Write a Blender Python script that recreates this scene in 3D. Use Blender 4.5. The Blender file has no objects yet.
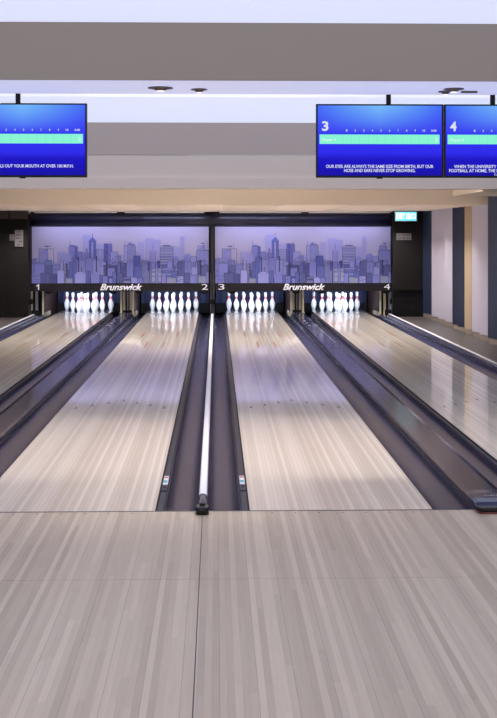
import bpy, bmesh, math, random
from mathutils import Vector, Matrix
random.seed(7)
S = bpy.context.scene
COL = S.collection
F = 1247.0; CAMY = -7.19; CAMZ = 1.596; HY = 234.0; VX = 216.3

CAMX = -.011
def X(px, D): return CAMX+(px-VX)*D/F
def Z(py, D): return CAMZ+(HY-py)*D/F

# ------------------------------------------------------------ materials
def lin(c):
    return tuple(((v/12.92) if v <= .04045 else ((v+.055)/1.055)**2.4) for v in c)
def rgb(r, g, b): return lin((r/255, g/255, b/255))
def mat(name, col, rough=.5, metal=0, coat=0, coat_rough=.05, emit=None, estr=1, spec=.5, bump=0, bscale=14):
    m = bpy.data.materials.new(name); m.use_nodes = True
    nt = m.node_tree; b = nt.nodes['Principled BSDF']
    b.inputs['Base Color'].default_value = (*col, 1)
    b.inputs['Roughness'].default_value = rough
    b.inputs['Metallic'].default_value = metal
    b.inputs['Coat Weight'].default_value = coat
    b.inputs['Coat Roughness'].default_value = coat_rough
    b.inputs['Specular IOR Level'].default_value = spec
    if emit:
        b.inputs['Emission Color'].default_value = (*emit, 1)
        b.inputs['Emission Strength'].default_value = estr
    # slight procedural unevenness so that nothing is perfectly uniform
    tc = nt.nodes.new('ShaderNodeTexCoord'); nz = nt.nodes.new('ShaderNodeTexNoise')
    nz.inputs['Scale'].default_value = bscale
    nt.links.new(tc.outputs['Object'], nz.inputs['Vector'])
    mr = nt.nodes.new('ShaderNodeMapRange')
    mr.inputs['To Min'].default_value = max(rough-.02, 0.02); mr.inputs['To Max'].default_value = min(rough+.02, 1)
    nt.links.new(nz.outputs['Fac'], mr.inputs['Value']); nt.links.new(mr.outputs['Result'], b.inputs['Roughness'])
    if bump:
        bp = nt.nodes.new('ShaderNodeBump'); bp.inputs['Strength'].default_value = bump; bp.inputs['Distance'].default_value = .002
        nt.links.new(nz.outputs['Fac'], bp.inputs['Height']); nt.links.new(bp.outputs['Normal'], b.inputs['Normal'])
    return m

def wood(name, light, dark, width, seglen, rough, coat, coat_rough, xoff=0, gap=.04, gapdark=.55, every=0, spec=.5, mixw=(.5, .26, .25), seam=.35):
    m = bpy.data.materials.new(name); m.use_nodes = True
    nt = m.node_tree; N = nt.nodes; L = nt.links; b = N['Principled BSDF']
    tc = N.new('ShaderNodeTexCoord'); sp = N.new('ShaderNodeSeparateXYZ'); L.new(tc.outputs['Object'], sp.inputs[0])
    def mth(op, a, c=None, d=None):
        n = N.new('ShaderNodeMath'); n.operation = op
        for i, v in enumerate((a, c, d)):
            if v is None: continue
            if isinstance(v, (int, float)): n.inputs[i].default_value = v
            else: L.new(v, n.inputs[i])
        return n.outputs[0]
    xs = mth('DIVIDE', mth('ADD', sp.outputs['X'], 100*width+xoff), width)
    idx = mth('FLOOR', xs); fr = mth('FRACT', xs)
    wn1 = N.new('ShaderNodeTexWhiteNoise'); wn1.noise_dimensions = '1D'; L.new(idx, wn1.inputs['W'])
    yo = mth('ADD', sp.outputs['Y'], mth('MULTIPLY', wn1.outputs['Value'], 37.0))
    seg = mth('FLOOR', mth('DIVIDE', yo, seglen))
    cb = N.new('ShaderNodeCombineXYZ'); L.new(idx, cb.inputs[0]); L.new(seg, cb.inputs[1])
    wn2 = N.new('ShaderNodeTexWhiteNoise'); wn2.noise_dimensions = '2D'; L.new(cb.outputs[0], wn2.inputs['Vector'])
    # grain
    mp = N.new('ShaderNodeMapping'); mp.inputs['Scale'].default_value = (90, 3.0, 1); L.new(tc.outputs['Object'], mp.inputs[0])
    nz = N.new('ShaderNodeTexNoise'); nz.inputs['Scale'].default_value = 1; nz.inputs['Detail'].default_value = 3; L.new(mp.outputs[0], nz.inputs['Vector'])
    # board tone: own board tone, piece tone, grain
    t = mth('ADD', mth('ADD', mth('MULTIPLY', wn1.outputs['Value'], mixw[0]), mth('MULTIPLY', wn2.outputs['Value'], mixw[1])), mth('MULTIPLY', nz.outputs['Fac'], mixw[2]))
    mx = N.new('ShaderNodeMix'); mx.data_type = 'RGBA'; mx.clamp_factor = True
    L.new(t, mx.inputs[0]); mx.inputs[6].default_value = (*dark, 1); mx.inputs[7].default_value = (*light, 1)
    g = mth('LESS_THAN', fr, gap)
    if every:
        e = mth('LESS_THAN', mth('FRACT', mth('DIVIDE', mth('ADD', idx, .5), every)), 1.0/every)
        g2 = mth('MULTIPLY', g, mth('ADD', mth('MULTIPLY', e, .85), .15))
    else: g2 = g
    yseam = mth('LESS_THAN', mth('FRACT', mth('DIVIDE', yo, seglen)), .0015/seglen)
    g3 = mth('MAXIMUM', mth('MULTIPLY', g2, gapdark), mth('MULTIPLY', yseam, seam))
    mx2 = N.new('ShaderNodeMix'); mx2.data_type = 'RGBA'; L.new(g3, mx2.inputs[0])
    L.new(mx.outputs[2], mx2.inputs[6]); mx2.inputs[7].default_value = (.05, .04, .04, 1)
    L.new(mx2.outputs[2], b.inputs['Base Color'])
    b.inputs['Roughness'].default_value = rough
    b.inputs['Coat Weight'].default_value = coat; b.inputs['Coat Roughness'].default_value = coat_rough
    b.inputs['Specular IOR Level'].default_value = spec
    return m

M = {}
M['lane'] = wood('lane_boards', (.93, .87, .79), (.52, .445, .365), .027, 30, .35, .9, .055, gap=.07, gapdark=.35, mixw=(.62, .10, .22), seam=0)
M['approach'] = wood('approach_boards', (.76, .63, .475), (.39, .295, .20), .027, .9, .4, .3, .2, gap=.06, gapdark=.6, every=5, mixw=(.5, .20, .30), seam=.12)
M['deck'] = mat('pin_deck', (.26, .24, .24), .25, coat=1, coat_rough=.01)
M['gutter'] = mat('gutter_plastic', (.020, .020, .046), .26, spec=.35)
M['rail'] = mat('bumper_rail', (.024, .023, .036), .4, spec=.3)
M['cap'] = mat('capping_grey', (.022, .022, .050), .15, spec=.5, bscale=.4)
M['black'] = mat('gloss_black', (.006, .006, .008), .25, spec=.4)
M['mblack'] = mat('matt_black', (.006, .006, .008), .6, spec=.15)
M['white_strip'] = mat('white_divider_strip', (.90, .89, .95), .45)
M['edge'] = mat('brown_lane_edge', (.10, .065, .045), .5)
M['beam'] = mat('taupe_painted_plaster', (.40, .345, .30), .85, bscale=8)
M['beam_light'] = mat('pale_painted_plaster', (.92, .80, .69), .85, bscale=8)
M['lip'] = mat('lip_painted_plaster', (.96, .82, .70), .85, bscale=8)
M['upper'] = mat('upper_painted_plaster', (.66, .565, .50), .85, bscale=8)
M['tan'] = mat('tan_painted_plaster', (.82, .72, .60), .85, bscale=8)
M['soffit'] = mat('glowing_soffit', (.55, .54, .58), .8, bscale=8, emit=(.40, .42, .62), estr=1.0)  # emission added to imitate light falling on the beam underside
M['trim'] = mat('white_trim', (.86, .86, .88), .5)
M['ceil'] = mat('ceiling_plaster', (.8, .8, .82), .9)
M['lum'] = mat('stand_in_ceiling_glow', (.25, .26, .28), .6, emit=(.64, .69, .90), estr=1.0)  # emission stands in for cove light falling on the white ceiling
M['char'] = mat('charcoal_wall', (.014, .012, .013), .8, spec=.15, bump=.2, bscale=200)
M['charpan'] = mat('charcoal_duct_grey', (.05, .044, .044), .7)
M['strip'] = mat('masking_fascia', (.010, .008, .013), .5, spec=.3)
M['header'] = mat('masking_header', (.008, .008, .022), .38)
M['frame'] = mat('masking_frame', (.015, .014, .02), .5)
M['letter'] = mat('white_lettering', (.88, .86, .90), .5, emit=(.8, .78, .9), estr=.25)
M['pin'] = mat('pin_white', (.84, .85, .90), .22, coat=1)
M['red'] = mat('pin_red', (.75, .02, .05), .3, coat=1)
M['navycurtain'] = mat('pit_curtain', (.014, .021, .075), .7, bump=.3, bscale=40)
M['beige'] = mat('kickback_edge', (.55, .51, .40), .5)
M['brown'] = mat('kickback_brown', (.05, .022, .02), .5)
M['grey'] = mat('machine_grey', (.30, .31, .40), .4, metal=.3)
M['wnavy'] = mat('panel_navy', (.014, .022, .060), .6, bump=.1)
M['wwhite'] = mat('panel_pale_grey', (.50, .48, .60), .6, bump=.1)
M['wbeige'] = mat('panel_beige', (.42, .335, .235), .6, bump=.1)
M['skirt'] = mat('skirting_taupe', (.28, .235, .20), .5)
M['sidefloor'] = mat('side_walkway', (.070, .060, .060), .45, bscale=5)
M['tvframe'] = mat('tv_bezel', (.008, .008, .01), .4, spec=.2)
M['cove'] = mat('cove_light_strip', (.8, .8, .85), .5, emit=(.80, .84, 1), estr=.7)
M['steel'] = mat('steel', (.5, .48, .48), .35, metal=1)
M['lampglow'] = mat('lamp_lens', (1, .97, .92), .4, emit=(1, .95, .9), estr=6)
M['lampdim'] = mat('lamp_lens_dim', (.8, .77, .75), .4, emit=(1, .95, .95), estr=1.1)
M['ringdark'] = mat('lamp_ring', (.16, .12, .11), .4)
M['arrow'] = mat('arrow_ink', (.05, .045, .09), .4, coat=.6)
M['mark'] = mat('marker_brown', (.33, .13, .06), .4, coat=.6)
M['plate'] = mat('notice_plate', (.16, .145, .16), .5)
M['ink'] = mat('notice_ink', (.08, .07, .08), .6)
M['maroon'] = mat('maroon_lens', (.10, .0, .01), .2, coat=1)
M['cyan'] = mat('exit_face', (.1, .6, .75), .4, emit=(.12, .62, .78), estr=1.35)
M['exittext'] = mat('exit_text', (1, 1, 1), .4, emit=(.85, 1, 1), estr=1.5)
M['aqua'] = mat('screen_score_bar', (.01, .01, .01), .5, spec=.1, emit=rgb(140, 250, 214), estr=.95)
M['aquaedge'] = mat('screen_score_rule', (.01, .01, .01), .5, spec=.1, emit=rgb(98, 222, 206), estr=.95)
M['scrtext'] = mat('screen_text', (.01, .01, .01), .5, spec=.1, emit=(.85, .88, 1), estr=.85)
M['bartext'] = mat('screen_bar_text', (.01, .01, .01), .5, spec=.1, emit=(.75, 1, 1), estr=.92)
M['led'] = mat('violet_led', (.6, .6, 1), .3, emit=(.5, .48, 1), estr=5)
M['stick_w'] = mat('sticker_white', (.7, .72, .75), .4)
M['stick_r'] = mat('sticker_red', (.6, .12, .1), .4)
M['stick_b'] = mat('sticker_teal', (.05, .35, .45), .4)

for k in ('gutter', 'cap', 'rail'): M[k].node_tree.nodes['Principled BSDF'].inputs['Specular Tint'].default_value = (.55, .60, 1, 1)
def screen_mat():
    m = bpy.data.materials.new('screen_blue'); m.use_nodes = True
    nt = m.node_tree; N = nt.nodes; L = nt.links; b = N['Principled BSDF']
    tc = N.new('ShaderNodeTexCoord'); sp = N.new('ShaderNodeSeparateXYZ'); L.new(tc.outputs['Generated'], sp.inputs[0])
    cr = N.new('ShaderNodeValToRGB'); L.new(sp.outputs['Z'], cr.inputs[0])
    e = cr.color_ramp.elements
    e[0].position = 0; e[0].color = (*rgb(16, 4, 165), 1); e[1].position = 1; e[1].color = (*rgb(66, 110, 250), 1)
    for p, c in ((.18, (20, 8, 195)), (.24, (26, 16, 200)), (.32, (44, 40, 240)), (.5, (48, 46, 244)), (.72, (60, 72, 248))):
        k = e.new(p); k.color = (*rgb(*c), 1)
    # brighter bloom at the upper middle of the picture on the screen
    gx = N.new('ShaderNodeMath'); gx.operation = 'SUBTRACT'; L.new(sp.outputs['X'], gx.inputs[0]); gx.inputs[1].default_value = .5
    ab = N.new('ShaderNodeMath'); ab.operation = 'ABSOLUTE'; L.new(gx.outputs[0], ab.inputs[0])
    mr = N.new('ShaderNodeMapRange'); L.new(ab.outputs[0], mr.inputs['Value']); mr.inputs['From Min'].default_value = .0; mr.inputs['From Max'].default_value = .5
    mr.inputs['To Min'].default_value = 1; mr.inputs['To Max'].default_value = 0
    mz = N.new('ShaderNodeMapRange'); L.new(sp.outputs['Z'], mz.inputs['Value']); mz.inputs['From Min'].default_value = .6; mz.inputs['From Max'].default_value = 1
    mu = N.new('ShaderNodeMath'); mu.operation = 'MULTIPLY'; L.new(mr.outputs[0], mu.inputs[0]); L.new(mz.outputs[0], mu.inputs[1])
    mx = N.new('ShaderNodeMix'); mx.data_type = 'RGBA'; L.new(mu.outputs[0], mx.inputs[0]); L.new(cr.outputs[0], mx.inputs[6]); mx.inputs[7].default_value = (*rgb(120, 190, 255), 1)
    b.inputs['Base Color'].default_value = (.004, .004, .008, 1); b.inputs['Roughness'].default_value = .5; b.inputs['Specular IOR Level'].default_value = .1
    L.new(mx.outputs[2], b.inputs['Emission Color']); b.inputs['Emission Strength'].default_value = .95
    return m
M['screen'] = screen_mat()

def print_mat():
    m = bpy.data.materials.new('skyline_print'); m.use_nodes = True
    nt = m.node_tree; b = nt.nodes['Principled BSDF']
    a = nt.nodes.new('ShaderNodeVertexColor'); a.layer_name = 'Col'
    nt.links.new(a.outputs['Color'], b.inputs['Base Color']); b.inputs['Roughness'].default_value = .5
    return m
M['print'] = print_mat()

# ------------------------------------------------------------ mesh builder
class MB:
    def __init__(s): s.v = []; s.f = []; s.m = []; s.mats = []; s.sm = []
    def mi(s, m):
        if m not in s.mats: s.mats.append(m)
        return s.mats.index(m)
    def face(s, pts, m, smooth=False):
        i = len(s.v); s.v += [tuple(p) for p in pts]; s.f.append(list(range(i, i+len(pts)))); s.m.append(s.mi(m)); s.sm.append(smooth)
    def box(s, a, b, m):
        x0, x1 = sorted((a[0], b[0])); y0, y1 = sorted((a[1], b[1])); z0, z1 = sorted((a[2], b[2]))
        i = len(s.v)
        s.v += [(x0,y0,z0),(x1,y0,z0),(x1,y1,z0),(x0,y1,z0),(x0,y0,z1),(x1,y0,z1),(x1,y1,z1),(x0,y1,z1)]
        for f in ((0,3,2,1),(4,5,6,7),(0,1,5,4),(1,2,6,5),(2,3,7,6),(3,0,4,7)):
            s.f.append([i+k for k in f]); s.m.append(s.mi(m)); s.sm.append(False)
    def rings(s, rings, m, closed=True, smooth=True, capa=False, capb=False, loop=False):
        base = len(s.v); n = len(rings[0])
        for r in rings: s.v += [tuple(p) for p in r]
        R = len(rings)
        for j in range(R-1):
            for k in range(n if closed else n-1):
                a = base+j*n+k; b_ = base+j*n+(k+1) % n
                s.f.append([a, b_, b_+n, a+n]); s.m.append(s.mi(m)); s.sm.append(smooth)
        if capa: s.f.append([base+k for k in range(n)][::-1]); s.m.append(s.mi(m)); s.sm.append(False)
        if capb: s.f.append([base+(R-1)*n+k for k in range(n)]); s.m.append(s.mi(m)); s.sm.append(False)
    def lathe(s, prof, m, n=24, c=(0,0,0)):
        s.rings([[(c[0]+r*math.cos(2*math.pi*k/n), c[1]+r*math.sin(2*math.pi*k/n), c[2]+z) for k in range(n)] for r, z in prof], m, capa=prof[0][0] > 1e-4, capb=prof[-1][0] > 1e-4)
    def extrude_y(s, prof, y0, y1, m, smooth=False, caps=True, steps=1):
        ys = [y0+(y1-y0)*i/steps for i in range(steps+1)]
        s.rings([[(x, y, z) for x, z in prof] for y in ys], m, smooth=smooth, capa=caps, capb=caps)
    def build(s, name, parent=None, loc=(0,0,0), bevel=0, fix=True):
        me = bpy.data.meshes.new(name); me.from_pydata(s.v, [], s.f)
        for k in s.mats: me.materials.append(k)
        me.polygons.foreach_set('material_index', s.m); me.polygons.foreach_set('use_smooth', s.sm)
        if fix:
            bm = bmesh.new(); bm.from_mesh(me); bmesh.ops.recalc_face_normals(bm, faces=bm.faces); bm.to_mesh(me); bm.free()
        me.update()
        o = bpy.data.objects.new(name, me); COL.objects.link(o); o.location = loc
        if parent: o.parent = parent
        if bevel:
            bv = o.modifiers.new('bevel', 'BEVEL'); bv.width = bevel; bv.segments = 3; bv.limit_method = 'ANGLE'; bv.angle_limit = math.radians(40)
        return o

def tag(o, label=None, cat=None, group=None, kind=None):
    if label: o['label'] = label
    if cat: o['category'] = cat
    if group: o['group'] = group
    if kind: o['kind'] = kind
    return o
def empty(name, loc, label, cat, group=None):
    o = bpy.data.objects.new(name, None); COL.objects.link(o); o.location = loc; o.empty_display_size = .1
    return tag(o, label, cat, group)
def part(name, parent, fn, bevel=0, label=None):
    b = MB(); fn(b); o = b.build(name, parent, bevel=bevel)
    if label: o['label'] = label
    return o
def struct(name, fn, bevel=0, label=None):
    b = MB(); fn(b); o = b.build(name, bevel=bevel); o['kind'] = 'structure'
    if label: o['label'] = label
    return o

def text(body, name, m, parent, x0, x1, z0, z1, y, bold=.02, shear=0, extrude=.002, label=None, fit=True):
    """lettering as a mesh on an upright plane facing the viewer; (x0,x1,z0,z1) in the parent's space"""
    cu = bpy.data.curves.new(name, 'FONT'); cu.body = body; cu.size = 1; cu.offset = bold; cu.shear = shear
    cu.extrude = 0; cu.align_x = 'CENTER'; cu.space_line = .95; cu.resolution_u = 3
    o = bpy.data.objects.new(name, cu); COL.objects.link(o)
    dg = bpy.context.evaluated_depsgraph_get(); dg.update()
    me = bpy.data.meshes.new_from_object(o.evaluated_get(dg))
    bpy.data.objects.remove(o); bpy.data.curves.remove(cu)
    xs = [v.co.x for v in me.vertices]; ys = [v.co.y for v in me.vertices]
    ax, bx, ay, by = min(xs), max(xs), min(ys), max(ys)
    sx = (x1-x0)/(bx-ax); sz = (z1-z0)/(by-ay)
    for v in me.vertices:
        v.co = Vector((x0+(v.co.x-ax)*sx, y, z0+(v.co.y-ay)*sz))
    me.materials.clear(); me.materials.append(m)
    ob = bpy.data.objects.new(name, me); COL.objects.link(ob); ob.parent = parent
    if extrude:
        so = ob.modifiers.new('thick', 'SOLIDIFY'); so.thickness = extrude; so.offset = 0
    if label: ob['label'] = label
    return ob

# ------------------------------------------------------------ layout numbers
LANES = [-2.685, -0.895, .713, 2.503]; HW = .53
MASKY = 17.6; ENDY = 16.8; WR = 4.06; WL = -4.75; FRONT = -7.6

# ------------------------------------------------------------ floor
def f(b): b.box((WL, FRONT, -.16), (WR+.15, 0, 0), M['approach'])
fl = struct('floor', f, label='pale maple approach floor of narrow boards in front of the lanes')
def f(b):
    # foul line groove, lengthwise joint under the divider, crosswise joint
    b.box((-3.4, -.012, .0003), (3.25, .004, .0012), M['ink'])
    b.box((-.0915, -5.5, .0003), (-.0875, -.13, .001), M['ink'])
    b.box((-3.9, -1.4205, .0002), (3.9, -1.4197, .0004), M['edge'])
j = struct('trim_1', f, label='thin dark joints in the approach floor')
def f(b):
    for lx in LANES:
        for k in range(-3, 4):
            x = lx+k*.135
            b.lathe([(.0055, .0004), (.0055, .0012), (.0001, .0012)], M['arrow'], 10, (x, -.06, 0))
dots = struct('trim_2', f, label='row of small dark guide dots inlaid before the foul line')
def f(b):
    b.box((3.36, .0, -.16), (WR+.15, ENDY+.1, -.005), M['sidefloor'])
struct('trim_3', f, label='grey brown side walkway right of the lanes')
def f(b):
    b.box((WL, .0, -.16), (-3.55, ENDY+.1, -.005), M['sidefloor'])
struct('trim_4', f, label='dark side walkway left of the lanes')

# ------------------------------------------------------------ lanes
LW = ['far-left lane', 'lane just left of the divider', 'lane just right of the divider', 'far-right lane']
lname = ['left-hand lane by the charcoal wall, under number 1', 'lane left of the centre divider, under number 2',
         'lane right of the centre divider, under number 3', 'right-hand lane beside the walkway, under number 4']
def lane_surface(b):
    b.box((-HW, .004, -.09), (HW, 18.05, 0), M['lane'])
def lane_deck(b):
    b.box((-HW, 18.05, -.09), (HW, 19.28, 0), M['deck'])
lane0 = None
for i, lx in enumerate(LANES):
    e = empty('bowling_lane', (lx, 0, 0), 'glossy maple bowling lane, '+lname[i], 'bowling lane', 'bowling lanes')
    if i == 0:
        parts = [part('lane_surface', e, lane_surface), part('pin_deck', e, lane_deck)]
        for k in range(-3, 4):
            def ar(b, k=k):
                x = k*.135; y = 4.78-abs(k)*.165
                b.face([(x-.012, y, .0006), (x, y+.02, .0006), (x+.012, y, .0006), (x+.014, y-.05, .0006), (x, y+.10, .0006), (x-.014, y-.05, .0006)][:3], M['arrow'])
                b.face([(x-.017, y-.07, .0006), (x, y-.04, .0006), (x+.017, y-.07, .0006), (x, y+.11, .0006)], M['arrow'])
            parts.append(part('aiming_arrow', e, ar))
        for s in (-1, 1):
            for xx, ya, yb in ((.125, 10.35, 11.25), (.27, 12.2, 13.1)):
                def mk(b, s=s, xx=xx, ya=ya, yb=yb): b.box((s*xx-.0125, ya, .0003), (s*xx+.0125, yb, .0008), M['mark'])
                parts.append(part('range_marker', e, mk))
    else:
        for p in parts:
            c = p.copy(); COL.objects.link(c); c.parent = e

# ------------------------------------------------------------ gutters
def gutter_prof(x0, x1, depth=.085, n=12):
    c = (x0+x1)/2; r = (x1-x0)/2
    return [(c-r*math.cos(math.pi*k/n), -.012-depth*math.sin(math.pi*k/n)) for k in range(n+1)]
def gutter(name, x0, x1, rail, label, near=0.0, steps=1):
    """x0..x1 outer limits; rail = -1/1/0 side on which a bumper rail lies next to the lane"""
    RW = .052
    g0, g1 = x0, x1
    if rail == -1: g0 = x0+RW
    if rail == 1: g1 = x1-RW
    e = empty(name, ((x0+x1)/2, near, 0), label, 'gutter', 'lane gutters')
    cx = (x0+x1)/2
    p = [(x-cx, z) for x, z in gutter_prof(g0+.004, g1-.004)]
    def ch(b):
        prof = p+[(p[-1][0], -.15), (p[0][0], -.15)]
        n = len(p)
        b.rings([[(x, y, z) for x, z in p] for y in (.004, 17.95)], M['gutter'], closed=False, smooth=True)
        b.box((g0-cx, .004, -.155), (g1-cx, 17.95, -.105), M['gutter'])
        b.face([(x, .004, z) for x, z in p]+[(p[-1][0], .004, -.11), (p[0][0], .004, -.11)], M['gutter'])
        for xx in (g0-cx, g1-cx-.004): b.box((xx, .004, -.15), (xx+.004, 17.95, -.008), M['rail'])
    part('channel', e, ch)
    if rail:
        a, c = (x0, g0) if rail == -1 else (g1, x1)
        def rl(b):
            b.box((a-cx, .004, -.06), (c-cx, 17.9, -.012), M['rail'])
            s = c-cx-.006 if rail == -1 else a-cx
            b.box((s, .004, -.012), (s+.006, 17.9, -.004), M['mblack'])
            t = a-cx if rail == -1 else c-cx-.008
            b.box((t, .004, -.012), (t+.008, 17.9, -.003), M['mblack'])
        r = part('bumper_rail', e, rl)
        if name == 'gutter' and near == 0 and abs(cx+.09) < .3:
            m_ = (a+c)/2-cx
            def st(b):
                b.box((m_-.016, .82, -.012), (m_+.016, 1.10, -.0105), M['stick_w'])
                b.box((m_-.014, 1.03, -.0105), (m_+.014, 1.08, -.010), M['stick_r'])
                b.box((m_-.014, .88, -.0105), (m_+.010, .95, -.010), M['stick_b'])
            part('sticker', r, st, label='small white sticker with red and teal print')
            def bk(b):
                b.box((m_-.021, .60, -.012), (m_+.021, .63, -.009), M['mblack'])
            part('latch', r, bk)
            part('screw', r, lambda b: b.lathe([(.009, 0), (.009, .003), (.0001, .003)], M['black'], 12, (m_, .74, -.012)))
L2R = LANES[1]+HW; L3L = LANES[2]-HW; CX = (L2R+L3L)/2
gutter('gutter', L2R, CX-.024, -1, 'dark grey gutter running along the right edge of lane 2')
gutter('gutter', CX+.024, L3L, 1, 'dark grey gutter running along the left edge of lane 3')
def pairgap(l, r):
    pass
A0, A1 = LANES[0]+HW, LANES[1]-HW      # -2.155 .. -1.425
B0, B1 = LANES[2]+HW, LANES[3]-HW      # 1.243 .. 1.973
gutter('gutter', B0, B0+.245, 0, 'dark grey gutter between lane 3 and the wide right-hand capping')
gutter('gutter', B1-.245, B1, 1, 'dark grey gutter between the wide right-hand capping and lane 4')
gutter('gutter', A1-.245, A1, 0, 'dark grey gutter between the wide left-hand capping and lane 2')
gutter('gutter', A0, A0+.245, -1, 'dark grey gutter between lane 1 and the wide left-hand capping')
R4 = LANES[3]+HW; L1 = LANES[0]-HW
gutter('gutter', R4, R4+.235, 0, 'dark blue gutter on the outer right side of lane 4')
gutter('gutter', L1-.235, L1, 0, 'dark blue gutter on the outer left side of lane 1')

# centre divider
d = empty('lane_divider', (CX, 0, 0), 'narrow divider with white top strip between lanes 2 and 3', 'lane divider')
def f(b):
    pr = [(-.024, -.11), (-.024, -.01), (-.0235, .006), (.0235, .006), (.024, -.01), (.024, -.11)]
    b.extrude_y(pr, .1, 17.9, M['gutter'])
part('divider_body', d, f)
def f(b):
    pr = [(-.0235, .006), (-.0235, .012), (-.017, .019), (.017, .019), (.0235, .012), (.0235, .006)]
    b.extrude_y(pr, .34, 17.9, M['white_strip'])
part('white_strip', d, f, label='white glossy strip on top of the divider')
def f(b):
    rings = []
    for y, w, h in ((.36, .024, .024), (.33, .030, .034), (.25, .033, .040), (.15, .033, .038), (.05, .030, .030), (.0, .028, .02), (-.03, .028, .012)):
        rings.append([(w*math.cos(a), y, max(h*math.sin(a), -.005)) for a in [math.pi*k/10 for k in range(11)]]+[(-w, y, -.008), (w, y, -.008)])
    b.rings(rings, M['cap'], smooth=True, capa=True, capb=True)
part('end_housing', d, f)
def f(b):
    n = 16
    rings = []
    for z, s in ((.001, 1.0), (.03, 1.0), (.04, .93), (.043, .8)):
        rings.append([(.040*s*math.copysign(abs(math.cos(t))**.5, math.cos(t)), -.055+.055*s*math.copysign(abs(math.sin(t))**.6, math.sin(t)), z) for t in [2*math.pi*k/n for k in range(n)]])
    b.rings(rings, M['black'], smooth=True, capa=True, capb=True)
    b.lathe([(.018, .043), (.016, .052), (.0001, .054)], M['black'], 14, (0, -.03, 0))
part('end_foot', d, f, label='glossy black foot of the divider')

# wide cappings with end caps
def capping(x0, x1, label, mirror):
    cx = (x0+x1)/2; hw = (x1-x0)/2
    e = empty('ball_return_capping', (cx, 0, 0), label, 'lane capping', 'ball return cappings')
    def f(b):
        pr = [(-hw, -.11), (-hw, .03), (-hw+.012, .042), (hw-.05, .042), (hw-.038, .036), (hw-.008, .030), (hw, .02), (hw, -.11)]
        if mirror: pr = [(-x, z) for x, z in pr][::-1]
        b.extrude_y(pr, .22, 17.6, M['cap'])
    part('cover', e, f)
    for y in (9.8, 13.2, 15.4):
        part('cover_joint', e, lambda b: b.box((-hw+.03, y, .0422), (hw-.06, y+.012, .0435), M['rail']))
    for y in (13.9, 14.5, 15.0, 15.9, 16.5):
        part('slot_plate', e, lambda b: b.box((-.05, y, .0422), (-.02, y+.16, .044), M['grey']))
    def f(b):
        s = -1 if mirror else 1
        rings = []
        for y, w, z in ((.34, hw+.002, .0435), (.30, hw+.006, .052), (.18, hw+.008, .058), (.06, hw+.010, .056), (-.02, hw+.008, .048), (-.06, hw+.0, .030)):
            n = 6
            rings.append([(-w, y, .012 if y < 0 else -.02), (-w, y, z*.75), (-w+.02, y, z), (w-.02, y, z), (w, y, z*.75), (w, y, .012 if y < 0 else -.02)])
        b.rings(rings, M['cap'], smooth=False, capa=True, capb=True)
    part('end_cap', e, f, bevel=.006)
    def f(b):
        n = 10; w = hw+.012
        out = [(-w, -.0), (-w+.004, -.05)]+[(-w+.04-.036*math.cos(math.pi/2*k/n)*1, -.05-.07*math.sin(math.pi/2*k/n)) for k in range(1, n+1)]
        out = out+[(-x, y) for x, y in out[::-1]]
        b.rings([[(x, y, z) for x, y in out] for z in (.0125, .034)], M['black'], capa=True, capb=True, smooth=False)
    part('front_bumper', e, f, bevel=.006, label='glossy black curved front of the capping')
    def f(b):
        w = hw+.013
        n = 10; w = hw+.016
        out = [(-w, -.0), (-w+.004, -.05)]+[(-w+.04-.036*math.cos(math.pi/2*k/n), -.05-.075*math.sin(math.pi/2*k/n)) for k in range(1, n+1)]
        out = out+[(-x, y) for x, y in out[::-1]]
        b.rings([[(x, y, z) for x, y in out] for z in (.0006, .012)], M['maroon'], capa=True, capb=True, smooth=False)
    part('red_base', e, f, label='dark red base line under the black front')
    def f(b):
        for k, (dx, w) in enumerate(((-.05, .012), (-.03, .007), (-.012, .012), (.006, .007), (.022, .012), (.042, .007))):
            b.face([(dx, .085, .0585), (dx+w, .085, .0585), (dx+w+.008, .12, .0592), (dx+.008, .12, .0592)], M['steel'])
        b.box((-.06, .070, .0572), (.07, .076, .0585), M['rail'])
    part('emblem', e, f, label='small silver emblem')
    return e
capping(B0+.245, B1-.245, 'wide grey capping between lanes 3 and 4 with black front end', False)
capping(A0+.245, A1-.245, 'wide grey capping between lanes 1 and 2', True)

# outer side trims
def sidecap(x0, s, label):
    e = empty('side_capping', (x0, 0, 0), label, 'lane edging', 'outer side edgings')
    def f(b):
        pr = [(0, -.15), (0, .0), (s*.012, .035), (s*.035, .05), (s*.06, .05), (s*.085, -.005), (s*.085, -.15)]
        b.extrude_y(pr, .004, 16.75, M['gutter'])
    part('edging_body', e, f)
    def f(b): b.box((s*.036, .004, .05), (s*.066, 16.75, .062), M['white_strip'])
    part('white_strip', e, f, label='thin white strip')
sidecap(R4+.235, 1, 'dark blue edging with white strip between lane 4 and the walkway')
sidecap(L1-.235, -1, 'dark blue edging with white strip on the outer left of lane 1')

# ------------------------------------------------------------ ceiling
ZC = 2.935; ZA = 2.57; ZB = 2.286; ZD = 2.04
ZLIP = 2.141; ZR = 2.55
YA0, YA1 = 7.906+CAMY, 8.835+CAMY
YB = 15+CAMY; YD = 19+CAMY
def f(b):
    b.box((WL, FRONT, ZC+.02), (WR+.3, 20.2, ZC+.12), M['ceil'])
struct('ceiling', f, label='plain ceiling slab')
def f(b): b.box((WL+.02, -6.5, ZC), (WR+.1, YA0-.004, ZC+.015), M['lum'])  # ceiling glows by its material in place of cove strips lighting it
tag(part('stand_in_ceiling_panel', None, f), 'bright stand-in panel for the lit ceiling nearest the viewer, at the top edge', 'ceiling light', 'self-glowing ceiling panels')
def f(b): b.box((WL+.02, YA1+.03, ZC), (WR+.1, YB-.004, ZC+.015), M['lum'])
tag(part('stand_in_ceiling_panel', None, f), 'bright stand-in panel for the lit ceiling behind the hanging screens', 'ceiling light', 'self-glowing ceiling panels')
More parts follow.
